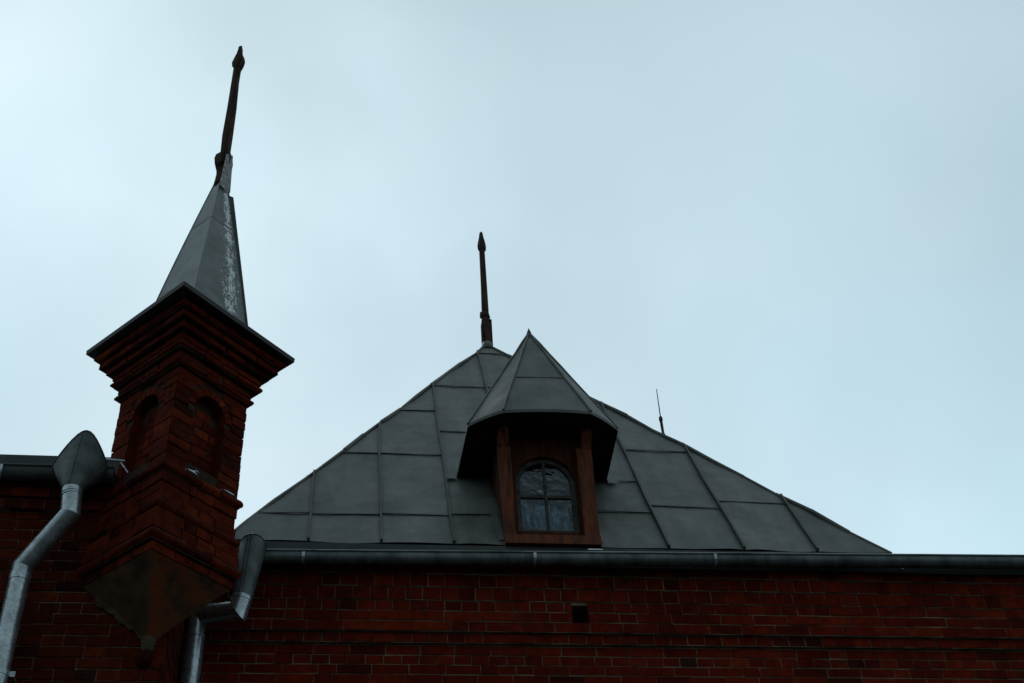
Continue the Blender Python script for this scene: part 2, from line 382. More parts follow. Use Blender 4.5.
# -- gutter (falls to the left), flashing above it
def gz(x): return 6.794+0.0142*(x+0.6)
def gutter(x0, x1, yc, zf, r, lip, nseg=28):
    m = MB(); prof = []
    for k in range(11):
        a = math.pi*k/10; prof.append((-r*math.cos(a), -r*math.sin(a)))
    prof = [(-r, lip)]+prof+[(r, lip)]
    inner = [(y*0.95, z*0.95+0.004) for (y, z) in reversed(prof)]
    xs = [x0+(x1-x0)*i/nseg for i in range(nseg+1)]
    rows = []
    for x in xs:
        wob = 0.005*math.sin(x*2.3)+0.004*math.sin(x*5.1+1)+0.002*math.sin(x*11); c = zf(x)+r
        rows.append([(x, yc+y+wob, c+z+wob*0.6) for (y, z) in prof+inner])
    n = len(rows[0])
    for i in range(nseg):
        vs = rows[i]+rows[i+1]
        m.mesh(vs, [(k, (k+1) % n, n+(k+1) % n, n+k) for k in range(n)], smooth=True)
    # rolled bead along the front lip
    for i in range(nseg):
        a = rows[i][0]; b = rows[i+1][0]
        m.tube([Vector(a)+Vector((0, -0.002, 0.0)), Vector(b)+Vector((0, -0.002, 0.0))], 0.008, 8, cap=False, mi=1)
    m.face([rows[0][k] for k in range(13)]); m.face([rows[-1][k] for k in range(13)])
    return m
def gutter_strap(x, yc, zf, r, lip, mm, wd=0.022):
    prev = None
    for k in range(13):
        if k == 0: y, z = -r-0.004, lip
        elif k == 12: y, z = r+0.004, lip
        else:
            a = math.pi*(k-1)/10; y, z = -(r+0.005)*math.cos(a), -(r+0.005)*math.sin(a)
        p = (yc+y, zf(x)+r+z)
        if prev:
            mm.face([(x-wd/2, *prev), (x+wd/2, *prev), (x+wd/2, *p), (x-wd/2, *p)])
        prev = p
gu = gutter(-0.70, XR, 8.352, gz, 0.052, 0.032).build('gutter', [ZINC, RIM], building)
for x in (-0.295, 1.45, 2.87, 4.43, 6.1, 7.7):
    s = MB(); gutter_strap(x, 8.352, gz, 0.052, 0.032, s); s.build('gutter_strap', GALV, gu)
fl = MB()
xs = [XC+0.02+(XR-XC)*i/40 for i in range(41)]
for i in range(40):
    wv0, wv1 = 0.006*math.sin(xs[i]*3), 0.006*math.sin(xs[i+1]*3)
    t_ = U(.3, .7)
    a, b = xs[i], xs[i+1]
    fl.face([(a, 8.420+wv0, 6.86), (b, 8.420+wv1, 6.86), (b, 8.428+wv1*.4, 7.036), (a, 8.428+wv0*.4, 7.036)], t_)
    fl.face([(a, 8.428+wv0*.4, 7.036), (b, 8.428+wv1*.4, 7.036), (b, 8.56, 7.040), (a, 8.56, 7.040)], t_)
fl.build('eave_flashing', DARKTIN, building)
lr = MB()                                # low roof of the range, behind the gutter
lr.face([(XC+0.01, 8.45, 7.028), (XR+0.1, 8.45, 7.028), (XR+0.1, 12.4, 7.45), (XC+0.01, 12.4, 7.45)])
lr.face([(XC+0.01, 12.4, 7.45), (XR+0.1, 12.4, 7.45), (XR+0.1, 16.1, 7.06), (XC+0.01, 16.1, 7.06)])
lr.build('low_roof', ROOF, building)

# -- tent roof
EY, EZ, EB = 8.45, 7.08, 7.045
AP = Vector((1.533, 10.902, 11.327)); XL, XRH, YB = -0.885, 4.345, 13.36
tr = MB()
C60, S60 = math.cos(math.radians(60)), math.sin(math.radians(60))
NF = Vector((0, -S60, C60))
def rp(x, z, up=0.0): return Vector((x, EY+(z-EZ)/math.tan(math.radians(60)), z))+NF*up
def hipL(z): return XL+(AP.x-XL)*(z-EZ)/(AP.z-EZ)
def hipR(z): return XRH+(AP.x-XRH)*(z-EZ)/(AP.z-EZ)
def zL(x): return EZ+(x-XL)/(AP.x-XL)*(AP.z-EZ)
def zR(x): return EZ+(XRH-x)/(XRH-AP.x)*(AP.z-EZ)
def ztop(x): return min(zL(x), zR(x))
seams = [XL-.03, -0.272, 0.288, 0.845, 1.397, 1.97, 2.545, 3.160, 3.770, XRH+.03]
rows = {0: [7.455], 1: [7.455, 8.535], 2: [7.475, 8.535, 9.474], 3: [7.50, 9.02, 10.10], 4: [7.52, 8.62, 9.6, 10.11, 11.05], 5: [7.60, 8.14, 9.3, 10.3], 6: [7.705, 8.747], 7: [7.811], 8: []}
def clip(poly, f):                       # keep the part where f(p) >= 0
    o = []
    for i in range(len(poly)):
        a, b = poly[i-1], poly[i]; fa, fb = f(a), f(b)
        if fa >= 0: 
            if not o or (o[-1][0]-a[0])**2+(o[-1][1]-a[1])**2 > 1e-10: o.append(a)
        if (fa >= 0) != (fb >= 0):
            t = fa/(fa-fb); o.append((a[0]+(b[0]-a[0])*t, a[1]+(b[1]-a[1])*t))
    return o
def bulge(x, z):
    return 0.010*math.sin(x*4.1+z*2.0)*math.sin(z*3.3+x)+0.005*math.sin(x*9+1.3)*math.sin(z*7)
def panel_grid(x0, x1, z0, z1, tone):
    nx = max(2, int((x1-x0)/0.10)); nzz = max(2, int((z1-z0)/0.12))
    for i in range(nx):
        for k in range(nzz):
            a, b = x0+(x1-x0)*i/nx, x0+(x1-x0)*(i+1)/nx
            c, d = z0+(z1-z0)*k/nzz, z0+(z1-z0)*(k+1)/nzz
            poly = [(a, c), (b, c), (b, d), (a, d)]
            poly = clip(poly, lambda p: zL(p[0])-p[1]); 
            if len(poly) > 2: poly = clip(poly, lambda p: zR(p[0])-p[1])
            if len(poly) > 2:
                tr.face([rp(x, z, bulge(x, z)*min(1, 8*max(0, min(x-x0, x1-x)))*1.0 + 0.004*(1-(z-z0)/(z1-z0))) for x, z in poly], tone, smooth=False)
for ci in range(9):
    x0, x1 = seams[ci], seams[ci+1]
    tops = max(ztop(x0), ztop(x1), ztop(AP.x) if x0 < AP.x < x1 else 0)
    zs = [EB]+[z for z in rows[ci] if z < tops]+[tops]
    for k in range(len(zs)-1):
        panel_grid(x0, x1, zs[k], zs[k+1], U(0.2, 0.85))
        if k:                                # flat-lock fold across the panel
            z = zs[k]; dz = U(-0.025, 0.025)
            a, b = max(x0, hipL(z)), min(x1, hipR(z))
            if b-a > 0.05:
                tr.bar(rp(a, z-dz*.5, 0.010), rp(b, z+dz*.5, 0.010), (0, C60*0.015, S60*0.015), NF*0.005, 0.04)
for x in seams[1:-1]:                      # standing seams
    zt = ztop(x)-0.02; segs = max(3, int((zt-EB)/0.35)); pv = None
    for i in range(segs+1):
        z = EB+(zt-EB)*i/segs; p = rp(x+0.004*math.sin(z*4+x*7)+U(-.002, .002), z, 0.012)
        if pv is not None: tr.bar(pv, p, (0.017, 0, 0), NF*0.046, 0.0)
        pv = p
B0, B1, B2, B3 = Vector((XL-.02, EY-.02, EB)), Vector((XRH+.023, EY-.02, EB)), Vector((XRH+.023, YB, EB)), Vector((XL-.02, YB, EB))
for a, b in ((B1, B2), (B2, B3), (B3, B0)):
    tr.face([a, b, AP], 0.5)
    for k in range(1, 8):
        t_ = k/8; p = a.lerp(b, t_); nrm = (b-a).cross(AP-a).normalized()
        m_ = min(t_, 1-t_)*2
        q = p.lerp(AP, 0) + ((a+b)/2*0 + (AP-(a+b)/2))*m_*0.98
        tr.bar(p, q, (b-a).normalized()*0.013, nrm*0.05, 0.15)
for bse in (B0, B1, B2, B3):               # folded hip ridges, slightly wavy
    pv = None
    for i in range(15):
        t_ = i/14; p = bse.lerp(AP, t_)+Vector((U(-.012, .012), 0, U(-.008, .020)))
        if pv is not None: tr.tube([pv, p], U(.016, .024), 6, 0.1)
        pv = p
tr.lathe(AP, [(0.075, AP.z-0.09), (0.062, AP.z-0.02), (0.058, AP.z+0.02)], 8, 0.3)
tro = tr.build('tent_roof', ROOF, building)
# finial on the tent roof
def wob_pole(mb, c, prof, seg=8, amp=0.004):
    mb.lathe(c, prof, seg, 0.5, smooth=False, rough=amp)
f = MB(); c = (1.539, 10.95, 0)
wob_pole(f, c, [(0.058, 11.22), (0.056, 11.62), (0.060, 11.64), (0.052, 11.70), (0.050, 11.78), (0.060, 11.80), (0.044, 11.87), (0.040, 12.3), (0.034, 12.93)])
f.box((1.478, 10.90, 11.36), (1.50, 10.96, 11.66)); f.box((1.565, 10.91, 11.30), (1.604, 10.97, 11.74)); f.box((1.475, 10.92, 11.80), (1.505, 10.97, 11.86))
f.lathe(c, [(0.036, 12.90), (0.050, 12.93), (0.054, 12.99), (0.046, 13.06), (0.030, 13.15), (0.020, 13.23), (0.006, 13.25)], 6, smooth=False)
f.build('finial', OLDWOOD, tro)

# -- dormer
dm = MB()
DY = 8.47
L0, L1, R0, R1, DZ0, DZ1 = 1.262, 1.236, 1.985, 2.000, 7.030, 8.20
def wx(s, z):                              # outer edges of the slightly splayed front
    t_ = (z-DZ0)/(DZ1-DZ0); return L0+(L1-L0)*t_ if s < 0 else R0+(R1-R0)*t_
OX0, OX1, OZ0, OZS = 1.365, 1.862, 7.205, 7.690   # arched opening
ORD = (OX1-OX0)/2; OCX = (OX0+OX1)/2
# cheeks run back into the roof
for s in (-1, 1):
    a0, a1 = wx(s, DZ0), wx(s, DZ1)
    i0, i1 = a0-s*0.04, a1-s*0.04
    dm.hexa([(a0, DY+.012, DZ0), (a0, 9.6, DZ0), (i0, 9.6, DZ0), (i0, DY+.012, DZ0)], [(a1, DY+.012, DZ1), (a1, 9.6, DZ1), (i1, 9.6, DZ1), (i1, DY+.012, DZ1)])
# front board with arched hole, 6 cm deep
segs = 24; arc = [(OCX-ORD*math.cos(math.pi*k/segs), OZS+ORD*1.02*math.sin(math.pi*k/segs)) for k in range(segs+1)]
def fb(y):
    fs = []
    fs.append([(wx(-1, DZ0), y, DZ0), (OX0, y, DZ0), (OX0, y, OZS), (wx(-1, OZS), y, OZS)])
    fs.append([(OX1, y, DZ0), (wx(1, DZ0), y, DZ0), (wx(1, OZS), y, OZS), (OX1, y, OZS)])
    fs.append([(OX0, y, DZ0), (OX1, y, DZ0), (OX1, y, OZ0), (OX0, y, OZ0)])
    fs.append([(wx(-1, OZS), y, OZS), (OX0, y, OZS), (OX0, y, DZ1), (wx(-1, DZ1), y, DZ1)])
    fs.append([(OX1, y, OZS), (wx(1, OZS), y, OZS), (wx(1, DZ1), y, DZ1), (OX1, y, DZ1)])
    for k in range(segs): fs.append([(arc[k][0], y, arc[k][1]), (arc[k+1][0], y, arc[k+1][1]), (arc[k+1][0], y, DZ1), (arc[k][0], y, DZ1)])
    return fs
for q in fb(DY): dm.face(q)
loop = [(OX0, OZ0)]+arc+[(OX1, OZ0)]
for k in range(len(loop)):
    a, b = loop[k-1], loop[k]; dm.face([(a[0], DY, a[1]), (b[0], DY, b[1]), (b[0], DY+.10, b[1]), (a[0], DY+.10, a[1])])
dm.build('dormer', WOODR, building); dmo = bpy.data.objects['dormer']
for s, i0 in ((-1, OX0-0.034), (1, OX1+0.018)):   # proud casing boards on the front, with brackets
    cs = MB()
    o0, o1 = wx(s, DZ0)+s*0.012, wx(s, 7.98)+s*0.012
    cs.hexa([(o0, DY-.070, DZ0+.10), (i0, DY-.070, DZ0+.10), (i0, DY+.004, DZ0+.10), (o0, DY+.004, DZ0+.10)],
            [(o1, DY-.070, 7.99), (i0, DY-.070, 7.99), (i0, DY+.004, 7.99), (o1, DY+.004, 7.99)])
    cs.hexa([(o1, DY-.075, 7.985), (o1-s*.085, DY-.075, 7.985), (o1-s*.085, DY+.004, 7.985), (o1, DY+.004, 7.985)],
            [(o1, DY-.16, 8.13), (o1-s*.085, DY-.16, 8.13), (o1-s*.085, DY+.004, 8.13), (o1, DY+.004, 8.13)])
    cs.build('casing', WOOD, dmo)
sl = MB(); sl.hexa([(wx(-1, DZ0)-.016, DY-.085, DZ0+.012), (wx(1, DZ0)+.016, DY-.085, DZ0+.012), (wx(1, DZ0)+.016, DY+.02, DZ0+.012), (wx(-1, DZ0)-.016, DY+.02, DZ0+.012)],
                   [(wx(-1, DZ0)-.016, DY-.076, DZ0+.098), (wx(1, DZ0)+.016, DY-.076, DZ0+.098), (wx(1, DZ0)+.016, DY+.02, DZ0+.098), (wx(-1, DZ0)-.016, DY+.02, DZ0+.098)])
sl.build('window_sill', WOOD, dmo)
wf = MB()                                  # grey sash with one mullion and one transom
FY0, FY1 = DY+.035, DY+.075; fwid = 0.038
inn = [(OX0+fwid, OZ0+fwid)]+[(OCX-(ORD-fwid)*math.cos(math.pi*k/segs), OZS+(ORD*1.02-fwid)*math.sin(math.pi*k/segs)) for k in range(segs+1)]+[(OX1-fwid, OZ0+fwid)]
for k in range(len(loop)):
    a, b, c_, d_ = loop[k-1], loop[k], inn[k], inn[k-1]
    wf.face([(p[0], FY0, p[1]) for p in (a, b, c_, d_)]); wf.face([(d_[0], FY0, d_[1]), (c_[0], FY0, c_[1]), (c_[0], FY1, c_[1]), (d_[0], FY1, d_[1])])
wf.box((OCX-.010, FY0+.003, OZ0+fwid), (OCX+.010, FY1-.004, OZS+ORD*1.02-fwid)); wf.box((OX0+fwid, FY0+.006, 7.558), (OX1-fwid, FY1-.006, 7.584))
wf.build('window_frame', GREYPAINT, dmo)
wp = MB(); wp.face([(p[0], FY0+.02, p[1]) for p in loop]); wp.build('window_pane', GLASS, dmo)
ct = MB()                                  # crumpled plastic film hanging inside the lower panes
nx, nzz = 44, 14
def film(i, k):
    x = OX0+.05+(OX1-OX0-.10)*i/nx; z = OZ0+.03+0.33*k/nzz
    return (x, FY1+.035+0.018*math.sin(i*0.9+0.5*math.sin(k*.6))+0.012*math.sin(i*2.1+k*.35), z+(0.03*math.sin(i*.4) if k == nzz else 0))
for i in range(nx):
    for k in range(nzz): ct.face([film(i, k), film(i+1, k), film(i+1, k+1), film(i, k+1)], smooth=True)
ct.build('curtain', FILM, dmo)
bk = MB(); bk.box((L0+.05, 9.0, DZ0), (R0-.05, 9.02, DZ1)); bk.build('loft_backing', BLACK, dmo)
# hood: half-hexagon roof with overhanging eaves
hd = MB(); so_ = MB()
HA = Vector((1.61, 8.644, 9.481)); HZ = 8.145
hL, hFL, hFR, hR = Vector((0.972, 8.33, HZ)), Vector((1.246, 8.125, HZ)), Vector((1.975, 8.118, HZ+.012)), Vector((2.238, 8.33, HZ+.012))
hLB, hRB, HB = Vector((0.945, 9.10, HZ)), Vector((2.268, 9.10, HZ+.012)), Vector((1.61, 9.90, 9.46))
ns = 10
def edge(a, b, sag):
    return [a.lerp(b, i/ns)+Vector((0, 0, sag*4*(i/ns)*(1-i/ns))) for i in range(ns+1)]
eF, eL, eR = edge(hFL, hFR, 0.018), edge(hL, hFL, 0.014), edge(hFR, hR, 0.014)
eLB, eRB = edge(hLB, hL, 0.0), edge(hR, hRB, 0.0)
def fan(e, apex, tone):
    for i in range(ns):
        nlev = 8
        for k in range(nlev):
            a0, a1 = e[i].lerp(apex, k/nlev), e[i+1].lerp(apex, k/nlev); b0, b1 = e[i].lerp(apex, (k+1)/nlev), e[i+1].lerp(apex, (k+1)/nlev)
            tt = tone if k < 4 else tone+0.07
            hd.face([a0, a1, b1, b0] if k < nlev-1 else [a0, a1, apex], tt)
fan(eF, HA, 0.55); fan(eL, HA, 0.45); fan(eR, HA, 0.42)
hd.face([hLB, hL, HA, HB], 0.5); hd.face([hR, hRB, HB, HA], 0.5)
for a in (hFL, hFR, hL, hR):
    pv = None
    for i in range(9):
        p = a.lerp(HA, i/8)+Vector((U(-.003, .003), -0.004, U(-.002, .004)))
        if pv is not None: hd.tube([pv, p], 0.011, 6, 0.15)
        pv = p
hd.tube([HA-Vector((0, .01, 0)), HB], 0.014, 6, 0.15)
hd.lathe((HA.x, HA.y), [(0.03, HA.z-.03), (0.012, HA.z+.03), (0.004, HA.z+.055)], 6, 0.2)
a, b = hFL.lerp(HA, .40), hFR.lerp(HA, .40); hd.bar(a+Vector((0, -.004, 0)), b+Vector((0, -.004, 0)), (0, .006, .016), (0, -.008, .004), 0.1)
ring = eLB[:-1]+eL[:-1]+eF[:-1]+eR[:-1]+eRB
cen = Vector((1.61, 8.7, 0))
low = [p+Vector((0, 0, -0.030)) for p in ring]
for i in range(len(ring)-1): hd.face([ring[i], low[i], low[i+1], ring[i+1]], 0.1)
hd.build('hood', ROOF, dmo)
lw2 = []
for p in low:
    d_ = Vector((cen.x-p.x, cen.y-p.y, 0)).normalized(); lw2.append(p+d_*0.012+Vector((0, 0, 0.006)))
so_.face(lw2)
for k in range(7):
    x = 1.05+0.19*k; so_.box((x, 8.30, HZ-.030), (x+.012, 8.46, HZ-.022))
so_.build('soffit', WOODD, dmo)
for s, x in ((-1, 0.94), (1, 2.265)):
    fs_ = MB()
    fs_.face([rp(x, 8.05, .03), rp(x+s*0.10, 8.06, .03), rp(x+s*0.01, 8.34, .03), rp(x, 8.34, .04)], 0.3)
    fs_.build('valley_flashing', ROOF, dmo); fs_ = MB()
    fs_.face([rp(1.615+s*0.372, 7.10, .016), rp(1.615+s*0.42, 7.10, .016), rp(1.615+s*0.46, 8.14, .016), rp(1.615+s*0.40, 8.14, .016)], 0.6)
    fs_.build('side_flashing', ROOF, dmo)

# ================================================================ LEFT WING
wing = thing('brick_wing', (-3.0, 7.48, 0), 'nearer brick wing at the left edge under a short zinc gutter', 'building')
YL = 7.48
XW = -1.10                                # outer corner of the wing
ww = MB()
courses(ww, Vector((0, YL, 0)), VX, -VY, -5.5, XW, 0.01, 6.62, d=0.06, pattern=(1, 0, 1))
courses(ww, Vector((0, YL-0.035, 0)), VX, -VY, -5.5, XC-0.3, 6.62, 6.70, d=0.1, ch=0.08)
courses(ww, Vector((0, YL-0.06, 0)), VX, -VY, -5.5, XC-0.3, 6.70, 6.93, d=0.1, k0=1)
courses(ww, Vector((XW, 0, 0)), VY, VX, YL+.03, YW-.012, 0.01, 6.93, d=0.06)
ww.box((-5.5, YL+.008, 0), (XW-.008, YL+.35, 6.93), mi=1); ww.box((-5.5, YL-.027, 6.625), (XC-.3, YL+.007, 6.93), mi=1)
ww.box((XW-.35, YL+.351, 0), (XW-.008, 16.0, 6.93), mi=1); ww.box((-5.5, YL+.351, 0), (-5.2, 16, 6.93), mi=1)
ww.box((-5.199, 15.7, 0), (XW-.351, 16, 6.93), mi=1)
# rounded moulded bricks on the corner under the corbel
ww.build('wall', [BRICKW, MORTAR_WARM], wing)
def gzl(x): return 6.792
gl = gutter(-5.5, -1.56, 7.355, gzl, 0.052, 0.030, 14).build('gutter', [DARKTIN, DARKTIN], wing)
for x in (-2.29, -3.6, -4.8):
    s = MB(); gutter_strap(x, 7.355, gzl, 0.052, 0.030, s); s.build('gutter_strap', GALV, gl)
s = MB(); s.tube([(-1.52, 7.28, 6.905), (-1.49, 7.28, 6.86), (-1.46, 7.29, 6.82)], 0.008, 8); s.tube([(-1.64, 7.272, 6.915), (-1.49, 7.272, 6.905)], 0.009, 8)
s.build('gutter_hook', GALV, gl)
fl = MB()
for i in range(12):
    a, b = -5.5+i*0.333, -5.5+(i+1)*0.333
    fl.face([(a, 7.402, 6.83), (b, 7.402, 6.83), (b, 7.392, 7.022), (a, 7.392, 7.022)], U(.3, .7))
    fl.face([(a, 7.392, 7.022), (b, 7.392, 7.022), (b, 7.6, 7.035), (a, 7.6, 7.035)], .5)
fl.build('eave_flashing', DARKTIN, wing)
lr = MB(); lr.face([(-5.6, 7.41, 7.012), (XC, 7.41, 7.012), (XC, 12, 7.40), (-5.6, 12, 7.40)]); lr.face([(-5.6, 12, 7.40), (XC, 12, 7.40), (XC, 16.1, 7.0), (-5.6, 16.1, 7.0)])
lr.build('low_roof', ROOF, wing)

# ================================================================ CORNER TURRET (square, set diagonally on the corner)
TC = Vector((XC, YL, 0))
turret = thing('corner_turret', (XC, YL, 5.69), 'square brick corner turret on a plastered corbel with a pointed metal spire', 'turret')
Q = math.sqrt(0.5)
FACES = [(Vector((Q, Q, 0)), Vector((Q, -Q, 0))), (Vector((Q, -Q, 0)), Vector((-Q, -Q, 0))), (Vector((-Q, Q, 0)), Vector((Q, Q, 0))), (Vector((-Q, -Q, 0)), Vector((-Q, Q, 0)))]  # (along, outward)
def ring_course(mb, r, z0, z1, roll=False, L=0.131, depth=0.09, jit=0.004):
    """one course of bricks round the square: r = half diagonal of its outer face"""
    hs = r*Q
    for (u, n) in FACES:
        rr = hs+U(-jit, jit); inn_ = rr-depth
        w = -inn_; end = inn_
        za, zb = z0+JT*.45, z1-JT*.45
        prof = [(-depth, za), (0, za), (0, zb), (-depth, zb)]
        if roll:
            h = zb-za; prof = [(-depth, za), (-0.035, za)]+[(-0.035+0.035*math.cos(a), za+h*.5+h*.5*math.sin(a)) for a in [math.radians(d) for d in (-75, -50, -25, 0, 25, 50, 75)]]+[(-0.035, zb), (-depth, zb)]
        x = -inn_; first = True
        ks = max(3, int(round(2*inn_/L))); cuts = [-inn_+2*inn_*i/ks+(U(-.03, .03) if 0 < i < ks else 0) for i in range(ks+1)]
        for i in range(ks):
            a, b = cuts[i], cuts[i+1]
            brick(mb, TC+n*rr, u, n, a+(JT*.5 if i else 0), b-(JT*.5 if i < ks-1 else 0), za, zb, depth, 0.0, e0=1.0 if i == 0 else 0.0, e1=1.0 if i == ks-1 else 0.0, prof=prof)
def core(mb, r, z0, z1):
    hs = r; mb.hexa([(XC-hs, YL, z0), (XC, YL-hs, z0), (XC+hs, YL, z0), (XC, YL+hs, z0)], [(XC-hs, YL, z1), (XC, YL-hs, z1), (XC+hs, YL, z1), (XC, YL+hs, z1)], mi=1)
# -- moulded base
bm_ = MB()
prof = [(6.050, 6.118, .478, 0), (6.118, 6.205, .530, 1), (6.205, 6.285, .500, 0), (6.285, 6.365, .490, 0), (6.365, 6.440, .500, 1), (6.440, 6.515, .458, 0), (6.515, 6.592, .452, 0), (6.592, 6.668, .455, 0), (6.668, 6.752, .490, 1)]
for z0, z1, r, ro in prof:
    ring_course(bm_, r, z0, z1, bool(ro), L=0.19 if r > .5 else .131); core(bm_, r-.014 if not ro else r-.03, z0, z1)
bm_.build('base_moulding', [BRICKT, MORTAR_DARK], turret)
# -- shaft with an arched niche in each face
sh = MB()
SR = .447; HS = SR*Q; SZ0, SZ1 = 6.752, 7.575
NW = 0.135; NZ0, NZS = 6.835, 7.325; ND = 0.080            # niche half width, sill, springing, depth
def inside(x, z, g_=0.0):
    if z < NZ0-g_: return False
    if z <= NZS: return abs(x) < NW+g_
    return x*x+(z-NZS)**2 < (NW+g_)**2
def shaft():
    nc = 11; ch = (SZ1-SZ0)/nc
    for (u, n) in FACES:
        O = TC+n*HS; dep = .09; inn_ = HS-dep
        for k in range(nc):
            z0 = SZ0+ch*k; z1 = z0+ch; za, zb = z0+JT*.45, z1-JT*.45; zm = (z0+z1)/2
            off = U(-.0045, .0055)
            ks = 4 if k % 2 else 3
            cuts = [-inn_]+sorted([-inn_+2*inn_*i/ks+U(-.015, .015) for i in range(1, ks)])+[inn_]
            for i in range(ks):
                a, b = cuts[i], cuts[i+1]
                e0, e1 = (1.0 if i == 0 else 0), (1.0 if i == ks-1 else 0)
                A, B = a+(JT*.5 if i else 0), b-(JT*.5 if i < ks-1 else 0)
                # half-width of the hole at this course
                hw = 0
                for zz in (za, zm, zb):
                    if NZ0-.02 <= zz <= NZS: hw = max(hw, NW+.004)
                    elif NZS < zz < NZS+NW+.065: hw = max(hw, math.sqrt(max(0, (NW+.065)**2-(zz-NZS)**2)))
                parts = [(A, B, e0, e1)]
                if hw > 0:
                    parts = []
                    if A < -hw: parts.append((A, min(B, -hw), e0, e1 if B <= -hw else 0))
                    if B > hw: parts.append((max(A, hw), B, e0 if A >= hw else 0, e1))
                for (p, q, m0, m1) in parts:
                    if q-p > .012: brick(sh, O+n*off, u, n, p, q, za, zb, dep, 0, e0=m0, e1=m1)
        # voussoirs
        nv = 11
        for i in range(nv):
            t0, t1 = math.pi*(i+.07)/nv, math.pi*(i+.93)/nv; pts = []
            for (rr, tt) in ((NW+.003, t0), (NW+.003, t1), (NW+.060, t1), (NW+.060, t0)): pts.append(u*(rr*math.cos(tt))+VZ*(NZS+rr*math.sin(tt)))
            of = U(-.002, .004)
            sh.hexa([O+p+n*of for p in pts], [O+p-n*ND for p in pts], rtone())
        # mortar skin (set back 8 mm) with the niche cut out, reveal and back
        y = -.009; sg = 14
        def P(x, z, d=y): return O+u*x+n*d+VZ*z
        lim = HS+y
        sh.face([P(-lim, SZ0), P(-NW, SZ0), P(-NW, SZ1), P(-lim, SZ1)], mi=1); sh.face([P(NW, SZ0), P(lim, SZ0), P(lim, SZ1), P(NW, SZ1)], mi=1)
        sh.face([P(-NW, SZ0), P(NW, SZ0), P(NW, NZ0), P(-NW, NZ0)], mi=1)
        ar = [(-NW*math.cos(math.pi*i/sg), NZS+NW*math.sin(math.pi*i/sg)) for i in range(sg+1)]
        for i in range(sg): sh.face([P(*ar[i]), P(*ar[i+1]), P(ar[i+1][0], SZ1), P(ar[i][0], SZ1)], mi=1)
        lp = [(-NW, NZ0)]+ar+[(NW, NZ0)]
        for i in range(len(lp)):
            a, b = lp[i-1], lp[i]; sh.face([P(*a), P(*b), P(b[0], b[1], -ND), P(a[0], a[1], -ND)], U(.3,.7), mi=0)
        sh.face([P(-NW-.01, NZ0-.01, -ND), P(NW+.01, NZ0-.01, -ND), P(NW+.01, NZS+NW+.01, -ND), P(-NW-.01, NZS+NW+.01, -ND)], mi=1)
        for k in range(9):
            z0 = NZ0+CH*k; xs_ = [-NW, 0, NW] if k % 2 else [-NW, -NW*.5, NW*.5, NW]
            for i in range(len(xs_)-1):
                a, b = xs_[i]+JT*.5, xs_[i+1]-JT*.5; za, zb = z0+JT*.5, z0+CH-JT*.5
                if zb < NZS+.01 or (inside(a, zb) and inside(b, zb)):
                    brick(sh, O-n*(ND-.006), u, n, a, b, za, zb, .004, 0)
        # little slot above the arch
        for sx in (-1,):
            pass
        # soldier reveals beside the niche
    hs = SR-.15
shaft()
sh.build('shaft', [BRICKT, MORTAR_DARK], turret)
# -- cornice
co = MB()
prof = [(7.575, 7.640, .498, 1), (7.640, 7.700, .475, 0), (7.700, 7.765, .548, 1), (7.765, 7.822, .535, 0), (7.822, 7.880, .590, 0), (7.880, 7.940, .645, 0), (7.940, 8.005, .700, 1)]
for z0, z1, r, ro in prof:
    ring_course(co, r, z0, z1, bool(ro), L=.16, jit=.003); core(co, r-.014 if not ro else r-.03, z0, z1)
co.build('cornice', [BRICKT, MORTAR_DARK], turret)
# -- sheet-metal cap with a drip edge
cp = MB()
def sq(r, z): return [(XC-r, YL, z), (XC, YL-r*1.05, z-.008), (XC+r, YL, z), (XC, YL+r, z)]
cp.hexa(sq(.762, 8.018), sq(.766, 8.056)); cp.hexa(sq(.750, 8.057), sq(.50, 8.10))
cp.build('cap', IRON, turret)
# -- spire
spm = MB()
SBZ, STZ = 8.08, 10.0
def srad(z): 
    t_ = (z-SBZ)/(STZ-SBZ); return .428+(.050-.428)*t_+.010*math.sin(t_*math.pi)
def spt(k, z, r=None):
    r = srad(z) if r is None else r; ax = TC+Vector((0.000+0.016*(z-SBZ), 0, 0))
    d = [(-1, 0), (0, -1), (1, 0), (0, 1)][k % 4]; return Vector((ax.x+d[0]*r, ax.y+d[1]*r, z))
lv, ac = 40, 12
for k in range(4):
    for i in range(lv):
        z0, z1 = SBZ+(STZ-SBZ)*i/lv, SBZ+(STZ-SBZ)*(i+1)/lv
        for j in range(ac):
            t0, t1 = j/ac, (j+1)/ac; tm = (t0+t1)/2
            qd = [spt(k, z0).lerp(spt(k+1, z0), t0), spt(k, z0).lerp(spt(k+1, z0), t1), spt(k, z1).lerp(spt(k+1, z1), t1), spt(k, z1).lerp(spt(k+1, z1), t0)]
            st = 0.0
            if k == 1:
                st = max(0.0, 1-abs(tm-(0.70+.05*(i/lv)))/0.42)*(0.85+0.45*(i/lv)**2)
            spm.face(qd, .5, streak=st)
spm.face([spt(k, STZ) for k in range(4)])
for k in (0, 2, 3):
    a = [spt(k, SBZ+(STZ-SBZ)*i/8) for i in range(9)]
    for i in range(8): spm.tube([a[i], a[i+1]], .006, 6, .3)
zs_ = 9.40
for k in range(4): spm.bar(spt(k, zs_, srad(zs_)+.004), spt(k+1, zs_, srad(zs_)+.004), (0, 0, .014), (TC-spt(k, zs_)).normalized()*.006)
